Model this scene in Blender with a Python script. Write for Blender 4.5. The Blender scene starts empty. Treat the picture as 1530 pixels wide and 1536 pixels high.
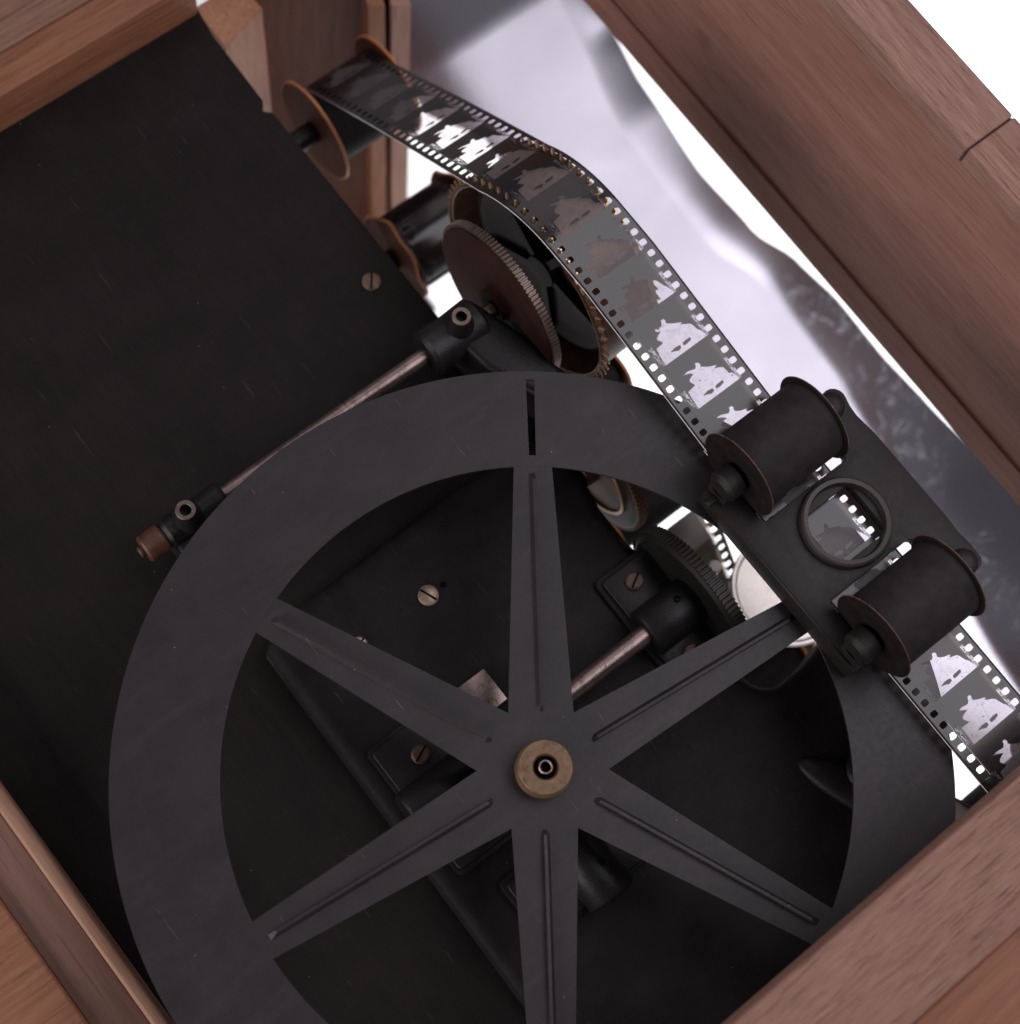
import bpy, bmesh, math, random
from mathutils import Vector, Matrix, noise
random.seed(7)
PI = math.pi
scene = bpy.context.scene
COL = scene.collection
# one unit is about 27 mm; x runs along the roller axles, y along the film, z up towards the camera
scene.unit_settings.system = 'METRIC'
scene.unit_settings.scale_length = 0.027

# ------------------------------------------------------------------ materials
def new_mat(name):
    m = bpy.data.materials.new(name); m.use_nodes = True
    nt = m.node_tree
    return m, nt, nt.nodes['Principled BSDF'], nt.nodes['Material Output']

def N(nt, t, **kw):
    n = nt.nodes.new(t)
    for k, v in kw.items():
        if k in n.inputs.keys() if isinstance(k, str) else False: n.inputs[k].default_value = v
        else: setattr(n, k, v)
    return n

def ramp(nt, stops):
    r = nt.nodes.new('ShaderNodeValToRGB')
    e = r.color_ramp.elements
    e[0].position, e[0].color = stops[0][0], (*stops[0][1], 1)
    e[1].position, e[1].color = stops[1][0], (*stops[1][1], 1)
    for p, c in stops[2:]:
        q = e.new(p); q.color = (*c, 1)
    return r

def coords(nt, scale=(1, 1, 1), rot=(0, 0, 0)):
    tc = nt.nodes.new('ShaderNodeTexCoord'); mp = nt.nodes.new('ShaderNodeMapping')
    mp.inputs['Scale'].default_value = scale; mp.inputs['Rotation'].default_value = rot
    nt.links.new(tc.outputs['Object'], mp.inputs['Vector'])
    return mp.outputs['Vector']

def noise_tex(nt, vec, scale, detail=6, rough=.55, dist=0):
    n = nt.nodes.new('ShaderNodeTexNoise')
    n.inputs['Scale'].default_value = scale; n.inputs['Detail'].default_value = detail
    n.inputs['Roughness'].default_value = rough; n.inputs['Distortion'].default_value = dist
    nt.links.new(vec, n.inputs['Vector'])
    return n.outputs['Fac']

def mixc(nt, fac, a, b, mode='MIX'):
    m = nt.nodes.new('ShaderNodeMix'); m.data_type = 'RGBA'; m.blend_type = mode
    for s, v in ((0, fac), (6, a), (7, b)):
        if hasattr(v, 'is_linked'): nt.links.new(v, m.inputs[s])
        elif s == 0: m.inputs[0].default_value = v
        else: m.inputs[s].default_value = (*v, 1)
    return m.outputs[2]

def math_n(nt, op, a, b=0.0, c=0.0, clamp=False):
    m = nt.nodes.new('ShaderNodeMath'); m.operation = op; m.use_clamp = clamp
    for i, v in enumerate((a, b, c)):
        if hasattr(v, 'is_linked'): nt.links.new(v, m.inputs[i])
        else: m.inputs[i].default_value = v
    return m.outputs[0]

def bump(nt, bsdf, h, strength, dist=.02):
    b = nt.nodes.new('ShaderNodeBump'); b.inputs['Strength'].default_value = strength
    b.inputs['Distance'].default_value = dist
    nt.links.new(h, b.inputs['Height']); nt.links.new(b.outputs['Normal'], bsdf.inputs['Normal'])

def m_paint(name, col, rough=.5, var=.35, bmp=.15, sc=3, spec=.5, specks=0.0, coat=0.0, metal=0.0, wear=None, edge=None, streak=None):
    m, nt, b, o = new_mat(name); L = nt.links
    v = coords(nt)
    n1 = noise_tex(nt, v, sc, 8, .6); n2 = noise_tex(nt, v, sc*9, 4, .6)
    lo = tuple(c*(1-var) for c in col); hi = tuple(c*(1+var) for c in col)
    r = ramp(nt, [(.3, lo), (.7, hi)]); L.new(n1, r.inputs[0])
    c = r.outputs[0]
    if wear:
        n3 = noise_tex(nt, v, sc*1.7, 9, .7, .6)
        f = math_n(nt, 'MULTIPLY', math_n(nt, 'SUBTRACT', n3, .56), 9, clamp=True)
        c = mixc(nt, f, c, wear)
    if specks:
        vo = nt.nodes.new('ShaderNodeTexVoronoi'); vo.inputs['Scale'].default_value = 2.6
        L.new(v, vo.inputs['Vector'])
        nn = noise_tex(nt, v, 5, 2)
        s = math_n(nt, 'MULTIPLY', math_n(nt, 'LESS_THAN', vo.outputs['Distance'], .026), math_n(nt, 'GREATER_THAN', nn, .5))
        c = mixc(nt, math_n(nt, 'MULTIPLY', s, specks), c, (.28, .25, .22))
        # fine scratches
        sv = coords(nt, (14, .45, 1), (0, 0, .35))
        sn = noise_tex(nt, sv, 2.2, 2, .5, .15)
        big = noise_tex(nt, v, 1.3, 2)
        k = math_n(nt, 'MULTIPLY', math_n(nt, 'GREATER_THAN', sn, .735), math_n(nt, 'GREATER_THAN', big, .5))
        c = mixc(nt, math_n(nt, 'MULTIPLY', k, specks*.35), c, (.2, .18, .17))
        v3 = nt.nodes.new('ShaderNodeTexVoronoi'); v3.inputs['Scale'].default_value = 9
        L.new(v, v3.inputs['Vector'])
        s3 = math_n(nt, 'MULTIPLY', math_n(nt, 'LESS_THAN', v3.outputs['Distance'], .035), math_n(nt, 'GREATER_THAN', noise_tex(nt, v, 1.7, 4, .7), .55))
        c = mixc(nt, math_n(nt, 'MULTIPLY', s3, specks*.5), c, (.22, .19, .17))
        sm_ = noise_tex(nt, coords(nt, (.5, 2.2, 1), (0, 0, .9)), 1.1, 7, .7, .8)
        c = mixc(nt, math_n(nt, 'MULTIPLY', math_n(nt, 'MULTIPLY', math_n(nt, 'SUBTRACT', sm_, .5), 4, clamp=True), specks*.36), c, tuple(x*2.1 for x in col))
    if streak:
        sk = noise_tex(nt, coords(nt, streak), 2.0, 8, .7, .2)
        c = mixc(nt, 1.0, c, ramp_of(nt, sk, [(.35, (.84, .84, .85)), (.65, (1.16, 1.15, 1.15))]), 'MULTIPLY')
        n2 = math_n(nt, 'ADD', n2, math_n(nt, 'MULTIPLY', sk, .5))
    if edge:
        g = nt.nodes.new('ShaderNodeNewGeometry')
        f = math_n(nt, 'MULTIPLY', math_n(nt, 'SUBTRACT', g.outputs['Pointiness'], .53), 10, clamp=True)
        c = mixc(nt, f, c, edge)
    L.new(c, b.inputs['Base Color'])
    rr = math_n(nt, 'ADD', math_n(nt, 'MULTIPLY_ADD', n2, .22, rough-.16), math_n(nt, 'MULTIPLY', n1, .1)); L.new(rr, b.inputs['Roughness'])
    b.inputs['Specular IOR Level'].default_value = spec
    b.inputs['Metallic'].default_value = metal
    b.inputs['Coat Weight'].default_value = coat; b.inputs['Coat Roughness'].default_value = .3
    if bmp: bump(nt, b, math_n(nt, 'ADD', n2, n1), bmp)
    return m

def m_wood(name, dark, mid, light, axis='y', pores=1.0, scale=1.0, rough=.55, bmp=.35, knots=False, spec=.35):
    m, nt, b, o = new_mat(name); L = nt.links
    long_, short = .11*scale, 1.6*scale
    sc = {'x': (long_, short, short), 'y': (short, long_, short), 'z': (short, short, long_)}[axis]
    v = coords(nt, sc)
    big = noise_tex(nt, v, .9, 4, .5, .6)
    fine = noise_tex(nt, v, 8.5, 10, .7, .25)
    pv = coords(nt, tuple(s*3.2 if s > .5*scale else s*2.2 for s in sc))
    pore = noise_tex(nt, pv, 3.2, 5, .7)
    blotch = noise_tex(nt, coords(nt), .55*scale, 4, .6)
    w = math_n(nt, 'ADD', math_n(nt, 'MULTIPLY', big, .28), math_n(nt, 'MULTIPLY', fine, .72))
    r = ramp(nt, [(.39, dark), (.61, light), (.5, mid)]); L.new(w, r.inputs[0])
    c = mixc(nt, .38, r.outputs[0], ramp_of(nt, blotch, [(.3, tuple(x*.82 for x in mid)), (.7, tuple(min(1, x*1.14) for x in mid))]))
    pf = math_n(nt, 'MULTIPLY', math_n(nt, 'MULTIPLY', math_n(nt, 'SUBTRACT', pore, .57), 9, clamp=True), .75*pores)
    c = mixc(nt, pf, c, tuple(x*.35 for x in dark))
    if knots:
        vo = nt.nodes.new('ShaderNodeTexVoronoi'); vo.inputs['Scale'].default_value = .42*scale
        L.new(coords(nt, (1.1, .75, 1)), vo.inputs['Vector'])
        kf = math_n(nt, 'MULTIPLY', math_n(nt, 'SUBTRACT', .11, vo.outputs['Distance']), 12, clamp=True)
        c = mixc(nt, math_n(nt, 'MULTIPLY', kf, .7), c, tuple(x*.3 for x in dark))
    L.new(c, b.inputs['Base Color'])
    b.inputs['Roughness'].default_value = rough; b.inputs['Specular IOR Level'].default_value = spec
    h = math_n(nt, 'SUBTRACT', fine, math_n(nt, 'MULTIPLY', pf, .8))
    bump(nt, b, h, bmp, .03)
    return m

def ramp_of(nt, fac, stops):
    r = ramp(nt, stops); nt.links.new(fac, r.inputs[0]); return r.outputs[0]

WHEEL = m_paint('wheel_paint', (.0222, .0178, .0214), .5, .26, .07, 1.1, .38, specks=1.3)
BOARD = m_paint('board_paint', (.0125, .0100, .0098), .60, .3, .2, .8, .17, specks=.45, streak=(6, .35, 1))
CAST = m_paint('cast_enamel', (.013, .0115, .0125), .42, .35, .3, 2.2, .3, coat=.0, specks=.1)
HOUS = m_paint('housing_black', (.0150, .0126, .0137), .6, .35, .25, 1.6, .12, specks=.5, wear=(.018, .016, .018))
CASTD = m_paint('cast_plate', (.0165, .0135, .0135), .5, .3, .12, 1.5, .24, specks=.35)
BLACKCYL = m_paint('roller_black', (.022, .0185, .0195), .72, .35, .08, 4, .22, specks=.35)
LENSM = m_paint('lens_ring_black', (.016, .013, .0125), .5, .35, .06, 4, .5, edge=(.07, .05, .04))
FIBRE = m_paint('red_fibre', (.110, .036, .017), .6, .3, .1, 6, .12)
FIBRIM = m_paint('orange_fibre_edge', (.60, .23, .08), .45, .25, .1, 6, .4)
DRIM = m_paint('worn_flange_edge', (.10, .045, .032), .5, .6, .1, 5, .4, wear=(.34, .20, .14))
FIBRED = m_paint('dark_fibre', (.012, .008, .008), .55, .5, .06, 6, .25)
BRASS = m_paint('aged_brass', (.175, .108, .062), .48, .3, .15, 6, .4, metal=.45, wear=(.085, .05, .032))
TEETH = m_paint('tooth_brass', (.46, .31, .19), .3, .2, .1, 8, .5, metal=.85)
BRONZE = m_paint('brown_bronze', (.105, .048, .030), .48, .35, .1, 5, .4, metal=.25)
GEARM = m_paint('gear_brown', (.030, .0120, .0095), .6, .3, .1, 3, .12)
GEARD = m_paint('gear_dark', (.02, .016, .014), .5, .3, .1, 3, .4)
TOOTHG = m_paint('gear_teeth_steel', (.16, .12, .10), .4, .3, .1, 9, .5, metal=.6)
STEEL = m_paint('worn_steel', (.24, .18, .17), .3, .3, .15, 5, .5, metal=.8, wear=(.12, .07, .055))
SCREWM = m_paint('screw_metal', (.38, .29, .22), .42, .3, .15, 9, .5, metal=.6, wear=(.17, .1, .07))
SCREWD = m_paint('screw_brown', (.10, .055, .045), .5, .3, .15, 9, .5, metal=.3)
SCREWB = m_paint('screw_rusty', (.17, .11, .08), .5, .4, .2, 7, .4, metal=.4, wear=(.07, .035, .025))
HOLE = m_paint('hole_dark', (.004, .004, .004), .9, .1, 0, 3, .1)
CREAM = m_paint('cream_disc', (.84, .79, .75), .36, .05, .05, 3, .5, metal=.7, wear=(.80, .66, .54))
RED_DARK = m_wood('wood_mahogany', (.20, .08, .057), (.28, .132, .102), (.34, .175, .138), 'y', .6, .9, .6, .2, knots=True)
WSEAM = m_wood('wood_seam_dark', (.04, .02, .015), (.06, .032, .025), (.08, .045, .035), 'y', .5, .8, .7, .2)  # dark brown for the strip in the top rail joint
WTOP = m_wood('wood_oak_edge', (.17, .08, .058), (.30, .16, .125), (.40, .24, .19), 'y', .7, 1.6, .6, .5)
WNEAR = m_wood('wood_oak_near', (.20, .095, .066), (.31, .165, .125), (.39, .225, .172), 'x', .8, 1.9, .6, .7)
WORANGE = m_wood('wood_orange', (.17, .06, .03), (.25, .095, .046), (.30, .12, .06), 'x', .5, .8, .5, .3)
WFAR = m_wood('wood_far_rail', (.19, .072, .036), (.28, .115, .062), (.36, .165, .095), 'x', .7, .8, .55, .3)
WLEFT = m_wood('wood_left_trim', (.26, .13, .085), (.34, .185, .125), (.42, .25, .17), 'y', .5, 1.0, .55, .3)
WCAP = m_wood('wood_far_cap', (.19, .09, .062), (.27, .14, .10), (.34, .19, .14), 'x', .6, .9, .55, .3)
WLEFTD = m_wood('wood_left_panel', (.15, .075, .055), (.20, .105, .08), (.25, .13, .10), 'y', .6, .6, .55, .3)
WLEG = m_wood('wood_leg', (.34, .145, .08), (.47, .225, .13), (.60, .33, .20), 'z', .6, .8, .55, .3)
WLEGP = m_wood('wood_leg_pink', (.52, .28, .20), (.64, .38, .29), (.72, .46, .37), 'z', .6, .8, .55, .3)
WBACK = m_wood('wood_back_panel', (.11, .042, .026), (.17, .068, .042), (.23, .095, .06), 'z', .5, .5, .6, .2)

def m_backdrop():
    m, nt, b, o = new_mat('white_paper')
    n = noise_tex(nt, coords(nt), .3, 3)
    r = ramp(nt, [(.3, (.86, .86, .88)), (.7, (.89, .89, .91))]); nt.links.new(n, r.inputs[0])
    nt.links.new(r.outputs[0], b.inputs['Base Color']); b.inputs['Roughness'].default_value = .8
    return m
PAPER = m_backdrop()

def m_sheet():
    m, nt, b, o = new_mat('polished_sheet'); L = nt.links
    v = coords(nt)
    n1 = noise_tex(nt, v, .5, 4, .5)
    base = ramp_of(nt, n1, [(.3, (.375, .365, .41)), (.7, (.405, .395, .44))])
    at = nt.nodes.new('ShaderNodeAttribute'); at.attribute_name = 'curl'
    # smudges and scuffs
    sw = noise_tex(nt, v, 1.6, 9, .72, 2.2)
    reg = noise_tex(nt, v, .45, 3, .5)
    s = math_n(nt, 'MULTIPLY', math_n(nt, 'MULTIPLY', math_n(nt, 'SUBTRACT', sw, .52), 6, clamp=True),
               math_n(nt, 'MULTIPLY', math_n(nt, 'SUBTRACT', reg, .42), 7, clamp=True))
    s = math_n(nt, 'MULTIPLY', s, math_n(nt, 'MULTIPLY_ADD', at.outputs['Fac'], .9, .06), clamp=True)
    L.new(base, b.inputs['Base Color']); b.inputs['Metallic'].default_value = 1
    b.inputs['Roughness'].default_value = .2
    d = nt.nodes.new('ShaderNodeBsdfDiffuse'); d.inputs['Color'].default_value = (.78, .82, .92, 1)
    mx = nt.nodes.new('ShaderNodeMixShader')
    L.new(math_n(nt, 'ADD', math_n(nt, 'MULTIPLY', s, .75), math_n(nt, 'MULTIPLY', at.outputs['Fac'], .11)), mx.inputs[0]); L.new(b.outputs[0], mx.inputs[1]); L.new(d.outputs[0], mx.inputs[2])
    L.new(mx.outputs[0], o.inputs['Surface'])
    bump(nt, b, noise_tex(nt, v, .3, 2, .4, .5), .12, .12)
    return m
SHEET = m_sheet()

def m_film():
    m, nt, b, o = new_mat('film_emulsion'); L = nt.links
    cl = nt.nodes.new('ShaderNodeAttribute'); cl.attribute_name = 'clearness'
    tc = nt.nodes.new('ShaderNodeAttribute'); tc.attribute_name = 'across'     # 0..1 across
    tv = nt.nodes.new('ShaderNodeAttribute'); tv.attribute_name = 'along'      # frames
    t, s = tc.outputs['Fac'], tv.outputs['Fac']
    fr = math_n(nt, 'FRACT', s)
    comb = nt.nodes.new('ShaderNodeCombineXYZ')
    L.new(math_n(nt, 'MULTIPLY', t, 1.67), comb.inputs[0]); L.new(fr, comb.inputs[1])
    sc = nt.nodes.new('ShaderNodeTexNoise'); sc.inputs['Scale'].default_value = 24; sc.inputs['Detail'].default_value = 3
    sc.inputs['Distortion'].default_value = 1.2
    mp = nt.nodes.new('ShaderNodeMapping'); mp.inputs['Rotation'].default_value = (0, 0, .6); mp.inputs['Scale'].default_value = (1.5, .6, 1)
    L.new(comb.outputs[0], mp.inputs[0]); L.new(mp.outputs[0], sc.inputs['Vector'])
    marks = math_n(nt, 'MULTIPLY', math_n(nt, 'SUBTRACT', sc.outputs['Fac'], .50), 45, clamp=True)
    def band(x, lo, hi, soft=400):
        a = math_n(nt, 'MULTIPLY', math_n(nt, 'SUBTRACT', x, lo), soft, clamp=True)
        c = math_n(nt, 'MULTIPLY', math_n(nt, 'SUBTRACT', hi, x), soft, clamp=True)
        return math_n(nt, 'MULTIPLY', a, c)
    right = math_n(nt, 'MULTIPLY', band(t, .822, .868), band(fr, .5, .98, 60))
    left = math_n(nt, 'MULTIPLY', band(t, .168, .222), band(fr, .55, .98, 60))
    scr = math_n(nt, 'MULTIPLY', math_n(nt, 'ADD', right, left, clamp=True), marks)
    line = band(t, .1495, .153, 2000)
    clear = math_n(nt, 'MULTIPLY', cl.outputs['Fac'], 130, clamp=True)
    st = nt.nodes.new('ShaderNodeTexNoise'); st.inputs['Scale'].default_value = 13; st.inputs['Detail'].default_value = 4; st.inputs['Distortion'].default_value = 1.6
    mp2 = nt.nodes.new('ShaderNodeMapping'); mp2.inputs['Rotation'].default_value = (0, 0, -.5); mp2.inputs['Scale'].default_value = (.6, 1.6, 1)
    c3 = nt.nodes.new('ShaderNodeCombineXYZ'); L.new(math_n(nt, 'MULTIPLY', t, 1.67), c3.inputs[0]); L.new(fr, c3.inputs[1]); L.new(math_n(nt, 'MULTIPLY', math_n(nt, 'FLOOR', s), .13), c3.inputs[2])
    L.new(c3.outputs[0], mp2.inputs[0]); L.new(mp2.outputs[0], st.inputs['Vector'])
    strokes = math_n(nt, 'MULTIPLY', math_n(nt, 'SUBTRACT', st.outputs['Fac'], .65), 30, clamp=True)
    clear = math_n(nt, 'MULTIPLY', clear, math_n(nt, 'SUBTRACT', 1, math_n(nt, 'MULTIPLY', strokes, .8)))
    clear = math_n(nt, 'MAXIMUM', clear, math_n(nt, 'MULTIPLY', scr, .85))
    clear = math_n(nt, 'MAXIMUM', clear, math_n(nt, 'MULTIPLY', line, .45))
    haze_band = math_n(nt, 'MULTIPLY', band(t, .79, .87, 28), band(fr, .03, .97, 12))
    semi = math_n(nt, 'MULTIPLY', haze_band, .09)
    grain = noise_tex(nt, comb.outputs[0], 60, 3)
    semi = math_n(nt, 'ADD', semi, .012)
    # dense emulsion: black gelatine with a little transmission
    b.inputs['Base Color'].default_value = (.017, .0135, .0145, 1)
    b.inputs['Roughness'].default_value = .17; b.inputs['Specular IOR Level'].default_value = .5
    b.inputs['IOR'].default_value = 1.5
    tb = nt.nodes.new('ShaderNodeBsdfTransparent'); tb.inputs['Color'].default_value = (.85, .68, .48, 1)
    d1 = nt.nodes.new('ShaderNodeMixShader'); L.new(semi, d1.inputs[0]); L.new(b.outputs[0], d1.inputs[1]); L.new(tb.outputs[0], d1.inputs[2])
    # clear base: mostly transparent, slightly milky, glossy
    tr = nt.nodes.new('ShaderNodeBsdfTransparent'); gr = ramp(nt, [(.34, (.84, .81, .82)), (.52, (.98, .965, .975))]); L.new(noise_tex(nt, coords(nt), 7, 5, .7), gr.inputs[0]); L.new(gr.outputs[0], tr.inputs['Color'])
    mk = nt.nodes.new('ShaderNodeBsdfPrincipled'); mk.inputs['Base Color'].default_value = (.50, .455, .47, 1)
    mk.inputs['Roughness'].default_value = .2
    d2 = nt.nodes.new('ShaderNodeMixShader'); d2.inputs[0].default_value = .2
    L.new(tr.outputs[0], d2.inputs[1]); L.new(mk.outputs[0], d2.inputs[2])
    mx = nt.nodes.new('ShaderNodeMixShader'); L.new(clear, mx.inputs[0]); L.new(d1.outputs[0], mx.inputs[1]); L.new(d2.outputs[0], mx.inputs[2])
    L.new(mx.outputs[0], o.inputs['Surface'])
    return m
FILM = m_film()
m_, nt_, b_, o_ = new_mat('film_edge_glint'); b_.inputs['Base Color'].default_value = (.75, .70, .68, 1); b_.inputs['Roughness'].default_value = .3
nn_ = noise_tex(nt_, coords(nt_), 6, 3); nt_.links.new(ramp_of(nt_, nn_, [(.3, (.5, .44, .42)), (.7, (.85, .8, .78))]), b_.inputs['Base Color'])
FILM_EDGE_GLINT = m_  # pale colour stands in for the glint on the film's edge
m_, nt_, b_, o_ = new_mat('lens_glass'); b_.inputs['Base Color'].default_value = (.9, .9, .95, 1)
b_.inputs['Roughness'].default_value = .03; b_.inputs['Transmission Weight'].default_value = 1
b_.inputs['IOR'].default_value = 1.02
GLASS = m_

# ------------------------------------------------------------------ mesh helpers
def build(name, bm, mat, parent=None, smooth=True, angle=35, loc=None, mats=None):
    me = bpy.data.meshes.new(name)
    bmesh.ops.recalc_face_normals(bm, faces=bm.faces)
    bm.to_mesh(me); bm.free()
    for mm in (mats or [mat]): me.materials.append(mm)
    if smooth:
        me.polygons.foreach_set('use_smooth', [True]*len(me.polygons))
        me.set_sharp_from_angle(angle=math.radians(angle))
    o = bpy.data.objects.new(name, me); COL.objects.link(o)
    if parent is not None: o.parent = parent
    if loc is not None: o.location = loc
    return o

def tag(o, label=None, cat=None, group=None, kind=None):
    if label: o['label'] = label
    if cat: o['category'] = cat
    if group: o['group'] = group
    if kind: o['kind'] = kind
    return o

def thing(name, loc, label, cat, group=None, rz=0):
    o = bpy.data.objects.new(name, None); COL.objects.link(o)
    o.empty_display_size = .3
    o.location = loc; o.rotation_euler = (0, 0, rz)
    return tag(o, label, cat, group)

def copy_tree(o, parent=None):
    c = o.copy(); COL.objects.link(c); c.parent = parent
    for ch in [x for x in o.children]: copy_tree(ch, c)
    return c

def box(bm, x0, x1, y0, y1, z0, z1, bev=0, seg=2):
    b = bmesh.new()
    bmesh.ops.create_cube(b, size=1)
    for v in b.verts:
        v.co = Vector(((x0+x1)/2+v.co.x*(x1-x0), (y0+y1)/2+v.co.y*(y1-y0), (z0+z1)/2+v.co.z*(z1-z0)))
    if bev: bmesh.ops.bevel(b, geom=list(b.edges), offset=bev, segments=seg, profile=.5, affect='EDGES')
    merge(bm, b)

def merge(bm, b, mat=None):
    if mat is not None: b.transform(mat)
    me = bpy.data.meshes.new('tmp'); b.to_mesh(me); b.free()
    bm.from_mesh(me); bpy.data.meshes.remove(me)

def prism(bm, pts, z0, z1, bev=0, seg=2, top_only=False):
    b = bmesh.new()
    vs = [b.verts.new((x, y, z0)) for x, y in pts]
    f = b.faces.new(vs)
    r = bmesh.ops.extrude_face_region(b, geom=[f])
    for v in r['geom']:
        if isinstance(v, bmesh.types.BMVert): v.co.z = z1
    bmesh.ops.recalc_face_normals(b, faces=b.faces)
    if bev:
        es = [e for e in b.edges if (not top_only) or all(abs(v.co.z-z1) < 1e-6 for v in e.verts)]
        bmesh.ops.bevel(b, geom=es, offset=bev, segments=seg, profile=.5, affect='EDGES')
    merge(bm, b)

def lathe(bm, prof, axis='z', c=(0, 0, 0), seg=64, fn=None):
    """prof: (h, r) pairs; closed when the first equals the last, else capped at r=0 points"""
    b = bmesh.new(); rings = []
    for h, r in prof:
        ring = []
        if r < 1e-6:
            ring = [b.verts.new((0, 0, h))]*seg
        else:
            for i in range(seg):
                a = 2*PI*i/seg
                rr, hh = (r, h) if fn is None else fn(r, h, a)
                ring.append(b.verts.new((rr*math.cos(a), rr*math.sin(a), hh)))
        rings.append(ring)
    for k in range(len(rings)-1):
        A, B = rings[k], rings[k+1]
        for i in range(seg):
            j = (i+1) % seg
            vs = []
            for v in (A[i], A[j], B[j], B[i]):
                if v not in vs: vs.append(v)
            if len(vs) >= 3:
                try: b.faces.new(vs)
                except ValueError: pass
    bmesh.ops.remove_doubles(b, verts=b.verts, dist=1e-6)
    if axis == 'x': M = Matrix.Rotation(PI/2, 4, 'Y')
    elif axis == 'y': M = Matrix.Rotation(-PI/2, 4, 'X')
    else: M = Matrix.Identity(4)
    merge(bm, b, Matrix.Translation(c) @ M)

def cyl(bm, r, h0, h1, axis='z', c=(0, 0, 0), seg=48, bev=.02):
    lathe(bm, [(h0, 0), (h0, r-bev), (h0+bev, r), (h1-bev, r), (h1, r-bev), (h1, 0)], axis, c, seg)

def ring(bm, r0, r1, h0, h1, axis='z', c=(0, 0, 0), seg=72, bev=.015):
    lathe(bm, [(h0, r0+bev), (h0, r1-bev), (h0+bev, r1), (h1-bev, r1), (h1, r1-bev), (h1, r0+bev), (h1-bev, r0), (h0+bev, r0), (h0, r0+bev)], axis, c, seg)

def gear(bm, r, x0, x1, n, tooth, c, hub=0.0, seg_r=None):
    """toothed disc with its axle along x; outline traced tooth by tooth"""
    pts = []
    for i in range(n):
        for f, rr in ((0, r-tooth), (.22, r-tooth), (.36, r), (.64, r), (.78, r-tooth)):
            a = 2*PI*(i+f)/n
            pts.append((c[1]+rr*math.cos(a), c[2]+rr*math.sin(a)))
    b = bmesh.new()
    A = [b.verts.new((x0, p, q)) for p, q in pts]; B = [b.verts.new((x1, p, q)) for p, q in pts]
    b.faces.new(A); b.faces.new(B)
    for i in range(len(pts)):
        j = (i+1) % len(pts); b.faces.new((A[i], A[j], B[j], B[i]))
    merge(bm, b)

# ------------------------------------------------------------------ setting: backdrop and polished sheet
bm = bmesh.new()
bmesh.ops.create_grid(bm, x_segments=2, y_segments=2, size=150)
tag(build('white_backdrop', bm, PAPER, loc=(20, 10, -30)), kind='structure')

def interp(tab, y):
    if y >= tab[0][0]: return tab[0][1]
    for (a, va), (b, vb) in zip(tab, tab[1:]):
        if b <= y <= a:
            t = (y-b)/(a-b); t = t*t*(3-2*t)*.5+t*.5
            return vb+(va-vb)*t
    return tab[-1][1]
xe_tab = [(24, 16.5), (14.5, 13.6), (12.8, 13.2), (12, 12.9), (10.6, 12.68), (8.3, 12.5), (6.6, 12.62), (5.6, 12.95), (4.2, 13.05), (2.5, 13.0), (.4, 12.95), (-1.5, 12.95), (-9, 13.0)]
xc_tab = [(24, 16.0), (12.8, 12.55), (10, 11.95), (7, 11.9), (5.7, 12.3), (2.73, 12.2), (1.38, 11.95), (-1, 11.4), (-3.6, 10.9), (-9, 10.2)]
bm = bmesh.new(); cl = bm.verts.layers.float.new('curl')
ny, nx = 150, 170; rows = []
for j in range(ny+1):
    y = 22-32*j/ny; row = []
    t_ = max(0, y-2.5); rise = .0112*min(t_, 11)**2+.15*max(0, t_-11)
    xe = interp(xe_tab, y)-.12*rise; xc = min(xe-.05, interp(xc_tab, y)-.12*rise); w = xe-xc
    for i in range(nx+1):
        u = i/nx
        xl = 8.95-.75*max(0, min(1, (y-11.6)/1.0))+max(0, y-14.6)*.75
        x = xl+(xe-xl)*(1-(1-u)**1.7)
        z = -8.7+rise
        
        c = 0
        if x > xc-.25 and w > .12:
            c = min(1, (x-xc+.25)/(w+.25)); k = (x-xc+.25)
            z += min(.5, .2+.25*w)*k*c**.35*min(1, w/.55)*(.62 if y > 6.5 else 1 if y < 4.5 else 1-.19*(y-4.5))
            z += .03*math.sin(y*.9+x*1.1)*c
        z += .02*noise.noise(Vector((x*.35, y*.3, 1.3)))
        v = bm.verts.new((x, y, z)); v[cl] = min(1, c*3)*max(0, min(1, (6.5-y)/2)); row.append(v)
    rows.append(row)
for j in range(ny):
    for i in range(nx):
        bm.faces.new((rows[j][i], rows[j][i+1], rows[j+1][i+1], rows[j+1][i]))
o = build('reflector_sheet', bm, SHEET, angle=180)
sm = o.modifiers.new('thickness', 'SOLIDIFY'); sm.thickness = .03; sm.offset = -1
tag(o, 'thin polished reflective sheet with scuffed curling right edge, beneath the film', 'metal sheet')

# ------------------------------------------------------------------ cabinet woodwork
def wood_piece(name, label, cat, parts, group=None):
    """parts: (part name, boxes or (pts, z0, z1), material)"""
    t = thing(name, parts[0][3], label, cat, group)
    ox, oy, oz = parts[0][3]
    for pn, shapes, mat, _ in parts:
        bm = bmesh.new()
        for s in shapes:
            if len(s) == 7:
                x0, x1, y0, y1, z0, z1, bv = s
                box(bm, x0-ox, x1-ox, y0-oy, y1-oy, z0-oz, z1-oz, bv, 3)
            else:
                pts, z0, z1, bv = s
                prism(bm, [(x-ox, y-oy) for x, y in pts], z0-oz, z1-oz, bv, 3)
        build(pn, bm, mat, t)
    return t

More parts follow.
